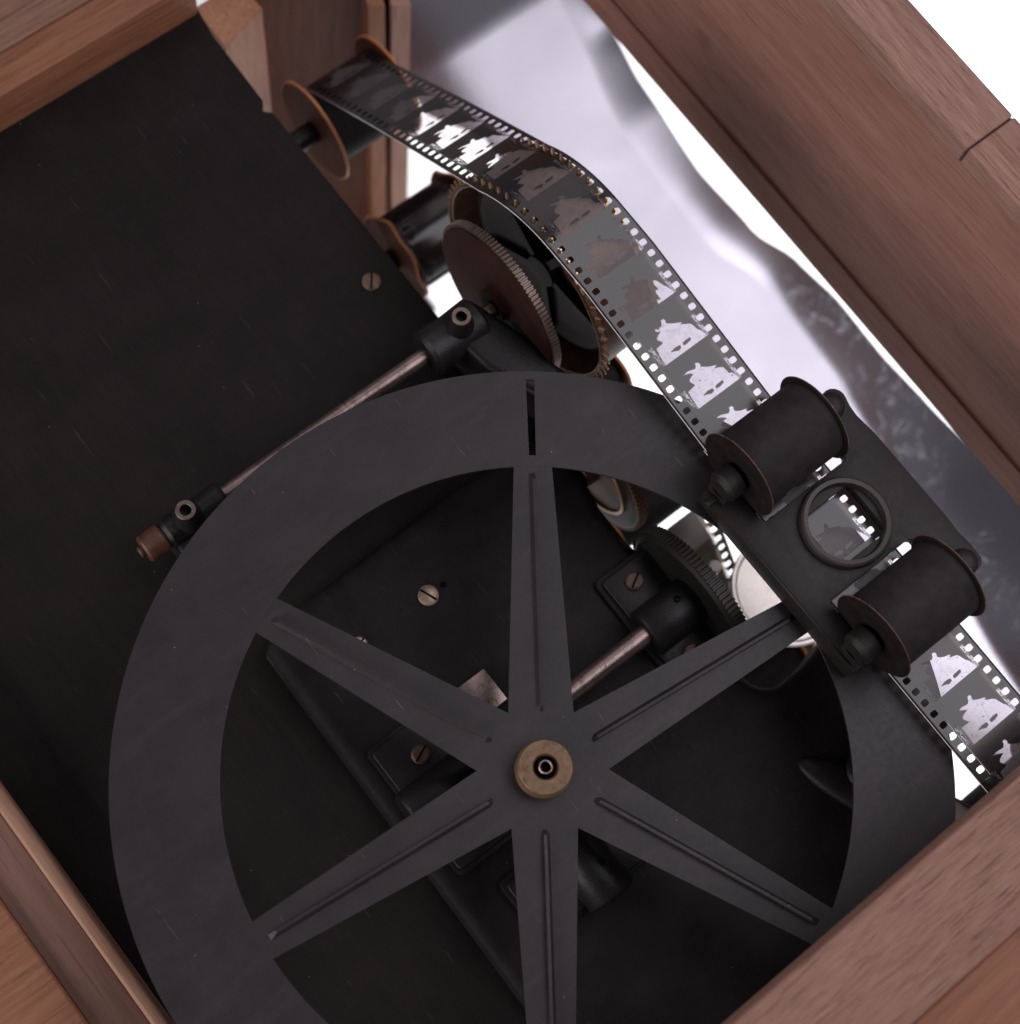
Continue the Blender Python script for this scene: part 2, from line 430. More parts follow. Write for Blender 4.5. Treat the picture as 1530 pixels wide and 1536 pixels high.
wood_piece('cabinet_wall', 'wide dark red brown side wall of the cabinet with knots, beside the white backdrop', 'cabinet wall', [
    ('panel', [(10.36, 10.95, -14, 20, -3.0, 2.62, .04)], RED_DARK, (10.6, 3, -3)),
    ('bottom_molding', [(10.30, 10.36, -14, 20, -2.98, -2.2, .02)], RED_DARK, (10.6, 3, -3)),
    ('top_rail', [(10.34, 11.32, 3.265, 20, 2.62, 3.0, .035), (10.34, 11.32, -14, 3.235, 2.62, 3.0, .035)], WTOP, (10.6, 3, -3)),
    ('joint_filler', [(10.345, 11.31, 3.2355, 3.2645, 2.63, 2.93, .002)], WSEAM, (10.6, 3, -3)),
])
wood_piece('near_rail', 'coarse grained oak rail crossing the lower right corner, out of focus', 'cabinet rail', [
    ('top_board', [(-6, 14, -5.55, -4.08, 2.3, 3.0, .05)], WNEAR, (3, -5, 2)),
    ('outer_molding', [(-6, 14, -9, -5.552, 1.9, 2.86, .06)], WORANGE, (3, -5, 2)),
])
wood_piece('left_rail', 'pale wooden trim and brown panel in the lower left corner', 'cabinet rail', [
    ('trim_strip', [(-6.66, -6.42, -10, 14, -3.2, -1.55, .07)], WLEFT, (-6.6, 0, -3)),
    ('recessed_panel', [(-7.36, -6.662, -10, 14, -3.2, -1.62, .02)], WLEFTD, (-6.6, 0, -3)),
    ('outer_board', [(-11, -7.362, -10, 14, -3.2, -1.5, .06)], WFAR, (-6.6, 0, -3)),
])
wood_piece('far_rail', 'orange brown plank above the black board in the upper left corner', 'cabinet rail', [
    ('plank', [(-12, 3.95, 14.42, 15.1, -3.4, -1.2, .03)], WFAR, (0, 14.5, -3)),
    ('cap_board', [(-12, 3.95, 15.102, 18, -1.9, -1.15, .03)], WCAP, (0, 14.5, -3)),
])
# upright members behind the spool (they run down and away from the camera)
def upright(name, label, cat, top, bot, zt, zb, parts):
    t = thing(name, (top[0], top[1], zt), label, cat)
    for pn, offs, mat in parts:
        b = bmesh.new()
        lo = [b.verts.new((bot[0]+x-top[0], bot[1]+y-top[1], zb-zt)) for x, y in offs]
        hi = [b.verts.new((x, y, 0)) for x, y in offs]
        b.faces.new(hi); b.faces.new(lo)
        for i in range(len(offs)):
            j = (i+1) % len(offs); b.faces.new((hi[i], hi[j], lo[j], lo[i]))
        bmesh.ops.bevel(b, geom=list(b.edges), offset=.015, segments=2, affect='EDGES')
        build(pn, b, mat, t)
    return t
upright('cabinet_leg', 'light wooden upright post with a dark split, behind the top spool', 'cabinet leg',
        (7.27, 13.69), (7.45, 13.13), -4.0, -14.5,
        [('left_batten', [(0, 0), (.27, -.19), (.62, .6), (.3, .8)], WLEG),
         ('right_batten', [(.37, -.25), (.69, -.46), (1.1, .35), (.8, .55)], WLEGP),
         ('gap_shade', [(.18, .3), (.62, -.02), (.8, .5), (.4, .75)], HOLE)])  # near-black fill paints the shade in the gap between the battens
upright('back_panel', 'dark red brown upright board between the corner post and the light leg', 'cabinet panel',
        (5.6, 15.3), (5.35, 14.85), -4.0, -14.5,
        [('board', [(0, 0), (2.15, -1.33), (2.45, -.7), (.1, .8)], WBACK)])
upright('corner_post', 'pale corner post beside the top corner of the black board', 'cabinet post',
        (4.25, 15.0), (4.25, 14.45), -3.2, -14.5,
        [('post', [(0, -.9), (1.05, -.62), (1.0, .1), (0, .1)], WLEG)])

bm = bmesh.new(); box(bm, 1, 8.0, 11.2, 16.5, -15.3, -15.0, .02)
GREYP = m_paint('grey_panel', (.24, .21, .235), .6, .12, .1, .6, .3)
tag(build('floor_panel', bm, GREYP), 'pale grey panel far below the top spool, left of the light post', 'panel')

# ------------------------------------------------------------------ black board
bm = bmesh.new()
prism(bm, [(-6.42, -9), (3.86, -9), (3.86, 12.05), (3.72, 12.2), (3.86, 12.35), (3.9, 13.9), (4.0, 14.55), (-6.42, 14.55)], -2.6, -2.2, .02)
t = thing('base_board', (0, 3, -2.6), 'large flat matt black board filling the left of the picture', 'board')
b_o = build('board', bm, BOARD, t); b_o.location = (0, -3, 2.6)
def screw(parent, x, y, z, r=.15, rot=.6, mat=SCREWM, name='screw'):
    bm = bmesh.new()
    lathe(bm, [(-.03, 0), (-.03, r), (.035, r), (.06, r*.8), (.07, 0)], 'z', (0, 0, 0), 32)
    o = build(name, bm, mat, parent); o.location = (x, y, z)
    bm = bmesh.new(); box(bm, -r*.92, r*.92, -r*.1, r*.1, .045, .0745)
    s = build('slot', bm, HOLE, o, smooth=False); o.rotation_euler.z = rot
    return o
screw(t, 3.31, 5.45, .41, .165, .9, SCREWB)

# ------------------------------------------------------------------ gear housing (casting under the wheel)
pts = [(-2.2, -9), (4.9, -9), (5.25, -3.8), (5.6, -2.4), (5.6, -1.15)]
pts += [(5.35, -1.12), (5.1, -1.19), (4.8, -1.235)]
pts += [(4.43+.5*math.cos(math.radians(a)), -.74+.5*math.sin(math.radians(a))) for a in range(278, 180, -12)]
pts += [(3.9, 0), (3.9, 1.6), (3.84, 2.2), (3.84, 2.85), (3.95, 3.4), (4.0, 4.1), (3.7, 4.6), (-1.65, 4.5), (-2.02, 4.2)]
t = thing('gear_housing', (0, -2, -2.6), 'black cast metal housing seen between the wheel spokes', 'housing')
bm = bmesh.new(); prism(bm, pts, -2.6, -1.72, .26, 6, top_only=True)
o = build('casting', bm, HOUS, t, angle=60); o.location = (0, 2, 2.6)
bm = bmesh.new(); box(bm, 3.0, 4.3, 4.3, 5.5, -2.55, -2.0, .05)  # added dark block behind the rim slot, keeps the white backdrop from showing
o = build('slot_backing', bm, HOUS, t); o.location = (0, 2, 2.6)
bm = bmesh.new()
b = bmesh.new(); bmesh.ops.create_uvsphere(b, u_segments=40, v_segments=20, radius=1)
merge(bm, b, Matrix.Translation((4.15, -3.35, -1.74)) @ Matrix.Rotation(-1.15, 4, 'Z') @ Matrix.Diagonal((1.1, .3, .2, 1)))
o = build('rib', bm, CAST, t); o.location = (0, 2, 2.6)
bm = bmesh.new(); cyl(bm, .34, -1.74, -1.5, 'z', (4.45, -3.15, 0), 40, .05)
o = build('boss', bm, CAST, t); o.location = (0, 2, 2.6)
screw(t, .60, 3.38+2, .9, .17, -1.2); screw(t, -.77, 3.40+2, .9, .13, .3)
bm = bmesh.new()
lathe(bm, [(0, 0), (0, .055), (.004, .055), (.004, 0)], 'z', (0, 0, 0), 20)
o = build('oil_hole', bm, HOLE, t); o.location = (.91, 5.38, .8825)

def bearing(loc, rz, label, group='bearing blocks bolted to the housing', scr=True):
    t = thing('bearing_block', loc, label, 'bearing block', group, rz)
    bm = bmesh.new(); prism(bm, rounded(-.42, .75, -1.25, 1.2, .12), 0, .1, .03); build('base_plate', bm, CASTD, t)
    bm = bmesh.new(); prism(bm, rounded(-.34, .7, -1.18, 1.12, .1), .1, .22, .03)
    cyl(bm, .42, -.38, .85, 'x', (0, 0, .38), 40, .06)
    box(bm, -.3, .65, -.42, .42, .1, .42, .08)
    build('bearing_cap', bm, CAST, t, angle=50)
    if scr:
        screw(t, .1, .8, .26, .15, .5, SCREWD); screw(t, .1, -.68, .26, .15, .4, SCREWD)
    bm = bmesh.new(); ring(bm, .03, .06, 0, .03, 'z', (.3, .12, .79), 20, .005)
    build('oil_hole', bm, HOLE, t)
    return t
def rounded(x0, x1, y0, y1, r, n=5):
    p = []
    for cx, cy, a0 in ((x1-r, y1-r, 0), (x0+r, y1-r, 90), (x0+r, y0+r, 180), (x1-r, y0+r, 270)):
        for i in range(n+1):
            a = math.radians(a0+90*i/n); p.append((cx+r*math.cos(a), cy+r*math.sin(a)))
    return p
bearing((3.28, .72, -1.70), 0, 'black bearing block with two brown screws beside the dark gear')
bearing((-1.0, .72, -1.70), PI, 'dim bearing block with a brown screw, left of the brass hub cap')
bearing((-.1, -1.3, -1.70), -PI/2, 'shadowed bearing block below and right of the brass hub cap')
t = thing('drive_shaft', (1, .72, -1.2), 'smooth steel shaft running from behind the hub to the right bearing block', 'shaft')
bm = bmesh.new(); cyl(bm, .16, -2.0, 3.25, 'x', (0, 0, 0), 40, .02); build('shaft', bm, STEEL, t)
bm = bmesh.new(); box(bm, 0, .56, 0, .62, 0, .1, .02)
o = build('steel_plate', bm, STEEL, loc=(0, 1.27, -1.68)); tag(o, 'small grey steel plate corner showing just above the brass hub cap', 'plate')

# gears
t = thing('spur_gear', (4.0, .72, -1.55), 'large dark toothed gear beside the right bearing block', 'gear')
bm = bmesh.new(); gear(bm, 1.4, -.1, .1, 100, .05, (0, 0, 0)); build('toothed_disc', bm, GEARD, t, smooth=False)
bm = bmesh.new(); lathe(bm, [(-.25, 0), (-.25, .3), (-.13, .42), (-.105, 1.2), (-.15, 1.25), (-.101, 1.32)], 'x', (0, 0, 0), 64); build('web', bm, CASTD, t)
t = thing('bronze_gear', (4.27, 3.60, -2.05), 'bronze gear wheel partly hidden under the wheel rim, above the dark gear', 'gear')
bm = bmesh.new(); gear(bm, 1.36, -.07, .09, 90, .06, (0, 0, 0)); build('toothed_disc', bm, BRONZE, t, smooth=False)
bm = bmesh.new(); ring(bm, .92, .98, -.13, -.071, 'x', (0, 0, 0), 64); build('face_ring', bm, TEETH, t)
bm = bmesh.new(); lathe(bm, [(-.072, .99), (-.074, 1.0), (-.074, 1.24), (-.072, 1.25)], 'x', (0, 0, 0), 64); build('web', bm, GEARD, t)
bm = bmesh.new(); cyl(bm, .3, -.3, .101, 'x', (0, 0, 0), 32); build('hub', bm, BRONZE, t)

# ------------------------------------------------------------------ cream disc, copper bits below the gate
t = thing('cream_disc', (6.30, -.05, -4.0), 'bright round cream disc below the film gate', 'disc')
t.rotation_euler.y = .06
bm = bmesh.new(); lathe(bm, [(-.12, 0), (-.12, 1.0), (-.02, 1.06), (.05, 1.04), (.05, .99), (0, .94), (.02, 0)], 'z', (0, 0, 0), 72)
build('face', bm, CREAM, t)
bm = bmesh.new(); cyl(bm, .2, -.9, -.121, 'z', (0, 0, 0), 32); build('stem', bm, BRASS, t)
bm = bmesh.new(); cyl(bm, .12, -.2, .1, 'z', (0, 0, 0), 24, .03)
tag(build('spacer_stud', bm, CREAM, loc=(5.12, 1.0, -3.0)), 'tiny pale stud between the dark gear and the cream disc', 'stud')

# ------------------------------------------------------------------ shutter wheel
RO, RI = 6.3, 4.72
t = thing('shutter_wheel', (0, 0, 0), 'large dark grey six spoked wheel with a slotted flat rim', 'wheel')
A0 = math.radians(53.2)
bm = bmesh.new()
ANG = []
hw = .011
n = 240
for i in range(n): ANG.append(A0+hw+(2*PI-2*hw)*i/n)
ANG.append(A0+2*PI-hw)
RR = [RI, 4.9, 6.16, RO]
top = {}; bot = {}
for k, r in enumerate(RR):
    for i, a in enumerate(ANG):
        top[k, i] = bm.verts.new((r*math.cos(a), r*math.sin(a), 0)); bot[k, i] = bm.verts.new((r*math.cos(a), r*math.sin(a), -.045))
m = len(ANG)
def quad(*v): bm.faces.new(v)
for i in range(m):
    j = (i+1) % m
    for k in range(3):
        if j == 0 and k == 1: continue
        quad(top[k, i], top[k, j], top[k+1, j], top[k+1, i]); quad(bot[k, i], bot[k+1, i], bot[k+1, j], bot[k, j])
    quad(top[0, i], bot[0, i], bot[0, j], top[0, j]); quad(top[3, i], top[3, j], bot[3, j], bot[3, i])
i, j = m-1, 0
quad(top[1, i], bot[1, i], bot[2, i], top[2, i]); quad(top[1, j], top[2, j], bot[2, j], bot[1, j])
quad(top[1, i], top[1, j], bot[1, j], bot[1, i]); quad(top[2, i], bot[2, i], bot[2, j], top[2, j])
build('rim', bm, WHEEL, t, angle=40)
bm = bmesh.new()
prism(bm, [(.985*math.cos(A0+PI/6+k*PI/3), .985*math.sin(A0+PI/6+k*PI/3)) for k in range(6)], -.03, .001, 0)
build('hub_plate', bm, WHEEL, t, smooth=False)
for k in range(6):
    a = A0+k*PI/3
    bm = bmesh.new()
    d0 = .985*math.cos(PI/6)
    w0, w1 = .985*math.sin(PI/6), .30
    d1 = math.sqrt(RI**2-w1**2)
    # two leaves folded along the middle: a low sheet ridge
    sec = [(-1, 0), (-.036, 0), (-.026, .095), (.02, .09), (.07, .0), (1, 0)]
    ca, sa = math.cos(a), math.sin(a)
    ds = [d0, d0+.02, d0+.1, d0+.4, 2.2, 3.4, d1-.22, d1-.10, d1]
    grid = []
    for q, d in enumerate(ds):
        f = (d-d0)/(d1-d0); w = w0+(w1-w0)*f
        hgt = {0: 0, 1: 0, 2: .8, 3: 1, 6: .9, 7: 0, 8: 0}.get(q, 1)
        row = []
        for s, h in sec:
            y = s*w if abs(s) == 1 else s
            dd = d if q < len(ds)-1 else math.sqrt((RI-.001)**2-y*y)
            row.append(bm.verts.new((dd*ca-y*sa, dd*sa+y*ca, .001+h*hgt)))
        grid.append(row)
    for q in range(len(ds)-1):
        for s in range(len(sec)-1):
            bm.faces.new((grid[q][s], grid[q+1][s], grid[q+1][s+1], grid[q][s+1]))
    o = build('spoke', bm, WHEEL, t, smooth=False)
    md = o.modifiers.new('thickness', 'SOLIDIFY'); md.thickness = .03; md.offset = -1
bm = bmesh.new()
lathe(bm, [(.01, 0), (.01, .43), (.14, .43), (.155, .425), (.16, .415), (.30, .415), (.325, .395), (.325, .2), (.29, .175), (.2, .17), (.2, 0)], 'z', (0, 0, 0), 72)
cap = build('hub_cap', bm, BRASS, t)
bm = bmesh.new(); ring(bm, .075, .11, .2, .335, 'z', (0, 0, 0), 32, .01); build('axle_tip', bm, STEEL, cap)
bm = bmesh.new(); cyl(bm, .17, .201, .215, 'z', (0, 0, 0), 32, .002); build('socket', bm, HOLE, cap)
bm = bmesh.new(); cyl(bm, .2, -1.6, -.05, 'z', (0, 0, 0), 32, .02); build('axle', bm, STEEL, t)

# ------------------------------------------------------------------ rod with bearing brackets and oil cups
t = thing('steel_rod', (.9, 6.5, -1.0), 'long worn steel rod running diagonally above the wheel rim', 'rod')
bm = bmesh.new(); cyl(bm, .14, -2.6, 3.4, 'x', (0, 0, 0), 40, .01); build('rod', bm, STEEL, t)
def bracket(loc, label, rad, l0, l1, foot):
    t = thing('bearing_bracket', loc, label, 'bracket', 'cast brackets carrying the steel rod')
    bm = bmesh.new()
    lathe(bm, [(l0, .145), (l0, rad*.8), (l0+.07, rad), (l0+.45*(l1-l0), rad*.92), (l1-.06, rad), (l1, rad*.85), (l1, 0)], 'x', (0, 0, 0), 48)
    build('barrel', bm, CAST, t)
    bm = bmesh.new(); prism(bm, foot[0], foot[1], foot[2], .12, 4); build('foot', bm, CAST, t, angle=60)
    bm = bmesh.new()
    ox = .5*(l0+l1)+foot[3]
    lathe(bm, [(.1, .26), (rad-.02, .24), (rad+.06, .2), (rad+.26, .175), (rad+.29, .16), (rad+.29, .1), (rad+.2, .085), (rad+.1, .08), (rad+.1, 0)], 'z', (ox, 0, 0), 36)
    cup = build('oil_cup', bm, CAST, t)
    bm = bmesh.new(); ring(bm, .09, .16, rad+.275, rad+.3, 'z', (ox, 0, 0), 36, .008); build('cup_lip', bm, TOOTHG, cup)
    return t
bracket((3.25, 6.5, -1.0), 'black bracket with oil cup at the upper end of the steel rod, beside the gear', .42, -.36, .75,
        ([(.1, .3), (.8, .3), (1.1, -.6), (1.35, -2.1), (.8, -2.1), (.25, -.8)], -.9, .22, .12))
bracket((-1.75, 6.5, -1.0), 'black bracket with oil cup at the lower left end of the steel rod', .26, -.5, .62,
        ([(-.45, .2), (.1, .2), (.3, -1.3), (-.5, -1.3)], -1.1, -.02, -.12))
t = thing('end_collar', (-2.42, 6.5, -1.0), 'small brown bronze collar on the lower left tip of the rod', 'collar')
bm = bmesh.new(); cyl(bm, .235, -.22, .16, 'x', (0, 0, 0), 40, .035); build('ring', bm, BRONZE, t)
bm = bmesh.new(); cyl(bm, .1, -.3, -.2, 'x', (0, 0, 0), 24, .02); build('tip', bm, BRONZE, t)

# ------------------------------------------------------------------ large gear and sprocket drum on the rod's axis
SY, SZ = 6.55, -1.0
t = thing('face_gear', (4.5, SY, SZ), 'brown disc gear with fine teeth, between the bracket and the sprocket', 'gear')
bm = bmesh.new(); gear(bm, 1.5, -.06, .08, 120, .055, (0, 0, 0)); build('toothed_rim', bm, TOOTHG, t, smooth=False)
bm = bmesh.new(); lathe(bm, [(-.2, 0), (-.2, .3), (-.1, .34), (-.095, 1.43), (-.061, 1.44)], 'x', (0, 0, 0), 96); build('face', bm, GEARM, t)
NT = 58; PITCH = .2125; RF = NT*PITCH/(2*PI)
t = thing('sprocket_drum', (5.0, SY, SZ), 'big toothed sprocket drum carrying the film over its top', 'sprocket', rz=.035)
bm = bmesh.new()
lathe(bm, [(0, 1.90), (-.02, 1.90), (-.02, 1.93), (.02, 1.93), (.03, RF-.07), (1.24, RF-.07), (1.28, 1.85), (1.24, 1.78), (.9, 1.76), (.04, 1.86), (0, 1.90)], 'x', (0, 0, 0), 120)
build('drum', bm, BRONZE, t)
bm = bmesh.new(); lathe(bm, [(.36, 0), (.36, .3), (.5, .32), (.5, 1.4), (.42, 1.6), (.5, 1.79), (.62, 1.79), (.62, 0)], 'x', (0, 0, 0), 72)
for k in range(5):
    b = bmesh.new(); bmesh.ops.create_cube(b, size=1)
    merge(bm, b, Matrix.Rotation(2*PI*k/5+.3, 4, 'X') @ Matrix.Translation((.45, 0, .95)) @ Matrix.Diagonal((.12, .16, 1.6, 1)))
build('web', bm, GEARD, t, angle=40)
# teeth: one ring of pins per perforation row, phase set below
def teeth_ring(xc, phase):
    bm = bmesh.new()
    ring(bm, RF-.1, RF-.05, xc-.05, xc+.05, 'x', (0, 0, 0), 116, .002)
    for i in range(NT):
        th = phase+2*PI*i/NT
        b = bmesh.new(); bmesh.ops.create_cone(b, segments=8, radius1=.045, radius2=.018, depth=.13, cap_ends=True)
        merge(bm, b, Matrix.Rotation(-th, 4, 'X') @ Matrix.Translation((xc, 0, RF+.02)))
    build('tooth_ring', bm, TEETH, t)

# ------------------------------------------------------------------ film
def tangent_path(c1, r1, c2, r2):
    """outer tangent lying on the +z side going from circle 1 to circle 2 (centres in (y,z))"""
    d = Vector(c2)-Vector(c1); L = d.length; u = d/L
    n = Vector((u.y, -u.x))
    if n.y < 0: n = -n
    s = (r1-r2)/L; c = math.sqrt(1-s*s)
    nv = n*c+u*s
    return Vector(c1)+nv*r1, Vector(c2)+nv*r2, nv

def arc(c, r, n0, n1, step=.03):
    a0 = math.atan2(n0[0], n0[1]); a1 = math.atan2(n1[0], n1[1])
    k = max(2, int(abs(a1-a0)*r/step)); out = []
    for i in range(k+1):
        a = a0+(a1-a0)*i/k; out.append((c[0]+r*math.sin(a), c[1]+r*math.cos(a)))
    return out

WF = 1.42
SDF_A = [(0.125, 0.322), (0.261, 0.32), (0.402, 0.361), (0.446, 0.321), (0.462, 0.27), (0.524, 0.27), (0.545, 0.326), (0.509, 0.372), (0.621, 0.441), (0.799, 0.512), (0.704, 0.523), (0.847, 0.591), (0.871, 0.623), (0.904, 0.766), (0.941, 0.797), (1.0, 0.99), (0.0, 0.99), (0.016, 0.795), (0.033, 0.605), (0.218, 0.605), (0.16, 0.493), (0.191, 0.454), (0.285, 0.43), (0.333, 0.431), (0.253, 0.377)]
SDF_B = [(0.232, 0.834), (0.346, 0.814), (0.45, 0.824), (0.451, 0.875), (0.381, 0.894), (0.309, 0.86)]
SDF_C = [(0.519, 0.83), (0.58, 0.816), (0.703, 0.816), (0.693, 0.86), (0.592, 0.878), (0.509, 0.873)]
ASP = (.88, .85)
def sd(poly, x, y):
    """signed distance, positive inside"""
    d = 1e9; ins = False; n = len(poly); px, py = x*ASP[0], y*ASP[1]
    for i in range(n):
        ax, ay = poly[i]; bx, by = poly[i-1]
        if (ay > y) != (by > y) and x < (bx-ax)*(y-ay)/(by-ay)+ax: ins = not ins
        ax *= ASP[0]; ay *= ASP[1]; bx *= ASP[0]; by *= ASP[1]
        ex, ey = bx-ax, by-ay
        h = max(0, min(1, ((px-ax)*ex+(py-ay)*ey)/(ex*ex+ey*ey)))
        q = (px-ax-ex*h)**2+(py-ay-ey*h)**2
        if q < d: d = q
    d = math.sqrt(d)
    return d if ins else -d
def pose(p, k):
    return [(u+(.018*math.sin(k*1.9+v*9) if 0 < v < .78 and 0 < u < 1 else 0), v+(.022*math.sin(k*1.3+u*7) if 0 < v < .78 and 0 < u < 1 else 0)) for u, v in p]
T_IMG = (.222, .842)
PERF = (.056, .142)
tcols = [0, .03, PERF[0], PERF[0]+.022, PERF[1]-.022, PERF[1], .151, .165, .18, .195, .208]
NI = 58
tcols += [T_IMG[0]+(T_IMG[1]-T_IMG[0])*i/NI for i in range(NI+1)]
tcols += [.853]+[1-x for x in (PERF[1], PERF[1]-.022, PERF[0]+.022, PERF[0], .03, 0)]
srows = [0, .09, .18, .265, .35, .5, .65, .735, .82, .91]
tabs = []
for k in range(4):
    tab = {}
    A_ = pose(SDF_A, k)
    for ri in range(40):
        v = (ri//10+srows[ri % 10])/4
        for ci, tt in enumerate(tcols):
            u = (tt-T_IMG[0])/(T_IMG[1]-T_IMG[0])
            if -.05 < u < 1.05:
                tab[ri, ci] = min(sd(A_, u, v), -sd(SDF_B, u, v), -sd(SDF_C, u, v))
    tabs.append(tab)
HC0 = tcols.index(PERF[0]); HCR = len(tcols)-1-HC0-3
def film(name, path, xleft, label, s_phase=0.0, image=True):
    # resample path by arc length
    P = [Vector(p) for p in path]; S = [0]
    for a, b in zip(P, P[1:]): S.append(S[-1]+(b-a).length)
    total = S[-1]
    def at(s):
        s = max(0, min(total-1e-6, s))
        lo, hi = 0, len(S)-1
        while hi-lo > 1:
            m = (lo+hi)//2
            if S[m] <= s: lo = m
            else: hi = m
        f = (s-S[lo])/max(1e-9, S[hi]-S[lo])
        return P[lo].lerp(P[hi], f), (P[hi]-P[lo]).normalized()
    bm = bmesh.new()
    lc = bm.verts.layers.float.new('clearness'); la = bm.verts.layers.float.new('across'); ls = bm.verts.layers.float.new('along')
    rows = []
    r = int(round(-s_phase/PITCH))*10-10; r -= r % 10
    k = 0; meta = []
    while True:
        s = ((r//10)+srows[r % 10])*PITCH+s_phase
        if s > total: break
        if s >= 0:
            p, d = at(s); xl = xleft(p.x, s)
            row = []
            fi = (r//40); ri = r % 40; tab = tabs[fi % 4]
            for ci, tt in enumerate(tcols):
                ax = 0
                v = bm.verts.new((xl+tt*WF, p.x, p.y))
                v[lc] = tab.get((ri, ci), -.05) if image else -.05
                v[la] = tt; v[ls] = r//40+((ri//10)+srows[ri % 10])/4+1e-4
                row.append(v)
            rows.append(row); meta.append((r % 10, d))
        r += 1
    edge_faces = []
    for j in range(len(rows)-1):
        sr = meta[j][0]
        for i in range(len(tcols)-1):
            hole = 3 <= sr <= 6 and (HC0 <= i < HC0+3 or HCR <= i < HCR+3)
            if not hole:
                bm.faces.new((rows[j][i], rows[j][i+1], rows[j+1][i+1], rows[j+1][i]))
    # round off the perforation corners
    for j in range(len(rows)):
        sr, d = meta[j]
        if sr in (3, 7):
            sg = 1 if sr == 3 else -1
            for base in (HC0, HCR):
                for ci, sx in ((base, 1), (base+3, -1)):
                    v = rows[j][ci]; v.co += Vector((sx*.010, sg*d.x*.010, sg*d.y*.010))
    # turned edge along both sides, its pale colour paints the glint
    for side in (0, -1):
        prev = None
        for j in range(len(rows)):
            v = rows[j][side]; d = meta[j][1]; nrm = Vector((0, d.y, -d.x))
            if nrm.z > 0: nrm = -nrm
            sx = -1 if side == 0 else 1
            q = bm.verts.new(v.co+nrm*.014+Vector((sx*.007, 0, 0)))
            q[lc] = -.05; q[la] = 0
            if prev: 
                f = bm.faces.new((prev[0], v, q, prev[1])); f.material_index = 1
            prev = (v, q)
    o = build(name, bm, FILM, mats=[FILM, FILM_EDGE_GLINT], angle=180)
    return tag(o, label, 'film')

SP1 = (12.26, -4.3); R1 = .78
a, b, n1 = tangent_path(SP1, R1, (SY, SZ), RF)
GZ = .25
# from the sprocket down to the gate
c_, d_, n2 = tangent_path((SY, SZ), RF, (2.35, GZ-6), 6)
path = arc(SP1, R1, Vector((.75, -.66)), n1)
sag = []
for i in range(1, 40):
    f = i/40; q = a.lerp(b, f)
    sag.append((q.x, q.y+.05*math.sin(PI*f)))
path += sag+arc((SY, SZ), RF, n1, n2)+arc((2.35, GZ-6), 6, n2, Vector((0, 1)))+[(1.0, GZ), (-2, GZ), (-9, GZ)]
# arc length at the crown of the sprocket, for the tooth phase
S = 0; s_top = None
for p, q in zip(path, path[1:]):
    if s_top is None and q[0] <= SY: s_top = S+(p[0]-SY)/(p[0]-q[0]+1e-9)*math.dist(p, q)
    S += math.dist(p, q)
XL = [(13.5, 5.17), (12.3, 5.14), (7.8, 4.87), (5.4, 5.04), (2.3, 5.09), (-9, 5.09)]
def xleft(y, s):
    for (y1, x1), (y0, x0) in zip(XL, XL[1:]):
        if y >= y0: return x0+(x1-x0)*min(1, (y-y0)/(y1-y0))
    return XL[-1][1]
FRAME_SHIFT = .35*PITCH
film('film_strip', path, xleft, 'long strip of perforated motion picture film running from the top spool through the gate', FRAME_SHIFT)
# perforation centres sit at (k+.5)*PITCH+shift
ph = ((s_top-FRAME_SHIFT)/PITCH-.5) % 1.0
tph = -ph*PITCH/RF     # angle from the crown towards +y
for xc in (.097*WF+4.94-5.0, (1-.097)*WF+4.94-5.0): teeth_ring(xc, tph)

# second run of film below the machine
path2 = arc((9.55, -5.1), .815, Vector((.95, -.3)), Vector((-.9, -.44)))
film('film_strip', path2, lambda y, s: 4.95, 'dim lower run of film wrapped over the second roller', 0.05, image=False)
path3 = [(2.1, -3.7), (1.5, -3.95), (.7, -4.8), (-.1, -5.9), (-.4, -6.8)]
film('film_strip', path3, lambda y, s: 4.62, 'short plain grey film run between the dark gear and the cream disc', 0.0, image=False)
t = thing('lower_roller', (4.45, 2.72, -4.2), 'dark roller half seen under the wheel rim, above the dark gear', 'roller')
LOWR = t
path3 = [(-.2, -5.5), (-1.2, -5.9), (-3, -6.1), (-6, -6.3)]
film('film_strip', path3, lambda y, s: 5.85 if y > 1.5 else 5.85-.12*min(3, 1.5-y), 'lower run of film glimpsed around the cream disc below the gate', 0.0)

# ------------------------------------------------------------------ spools and rollers
def roller_parts(parent, barrel_r, fl_r, length, wavy=0, fib=FIBRE, bmat=BLACKCYL, stub=.5, thick=.065):
    bm = bmesh.new(); cyl(bm, barrel_r, 0, length, 'x', (0, 0, 0), 64, .01); bar = build('barrel', bm, bmat, parent)
    for x in (-thick, length):
        fn = None
        if wavy: fn = lambda r, h, a: (r*(1+wavy*.25*math.sin(7*a+1)), h+wavy*(r/fl_r)**3*math.sin(5*a)*math.cos(2*a+1))
        bm = bmesh.new(); lathe(bm, [(0, .05), (0, fl_r*.5), (0, fl_r-.03), (.004, fl_r-.012), (.012, fl_r), (thick-.012, fl_r), (thick-.004, fl_r-.012), (thick, fl_r-.03), (thick, fl_r*.5), (thick, .05)], 'x', (x, 0, 0), 96, fn)
        rim = {FIBRE: FIBRIM, FIBRED: DRIM}.get(fib, fib)
        fo = build('flange', bm, fib, parent, mats=[fib, rim])
        for p in fo.data.polygons:
            if math.hypot(p.center.y, p.center.z) > fl_r-(.024 if fib is FIBRE else .010): p.material_index = 1
    if stub:
        bm = bmesh.new(); cyl(bm, .22, -stub, -thick, 'x', (0, 0, 0), 32, .03); build('axle', bm, CAST, parent)
    return bar
t = thing('film_spool', (4.98, SP1[0], SP1[1]), 'black spool with round orange brown flanges at the top, film passing over it', 'spool')
roller_parts(t, .77, 1.05, 1.66, stub=1.0)
t = thing('guide_roller', (4.88, 9.55, -5.1), 'black roller with warped orange flanges below the film, left of the sprocket', 'roller')
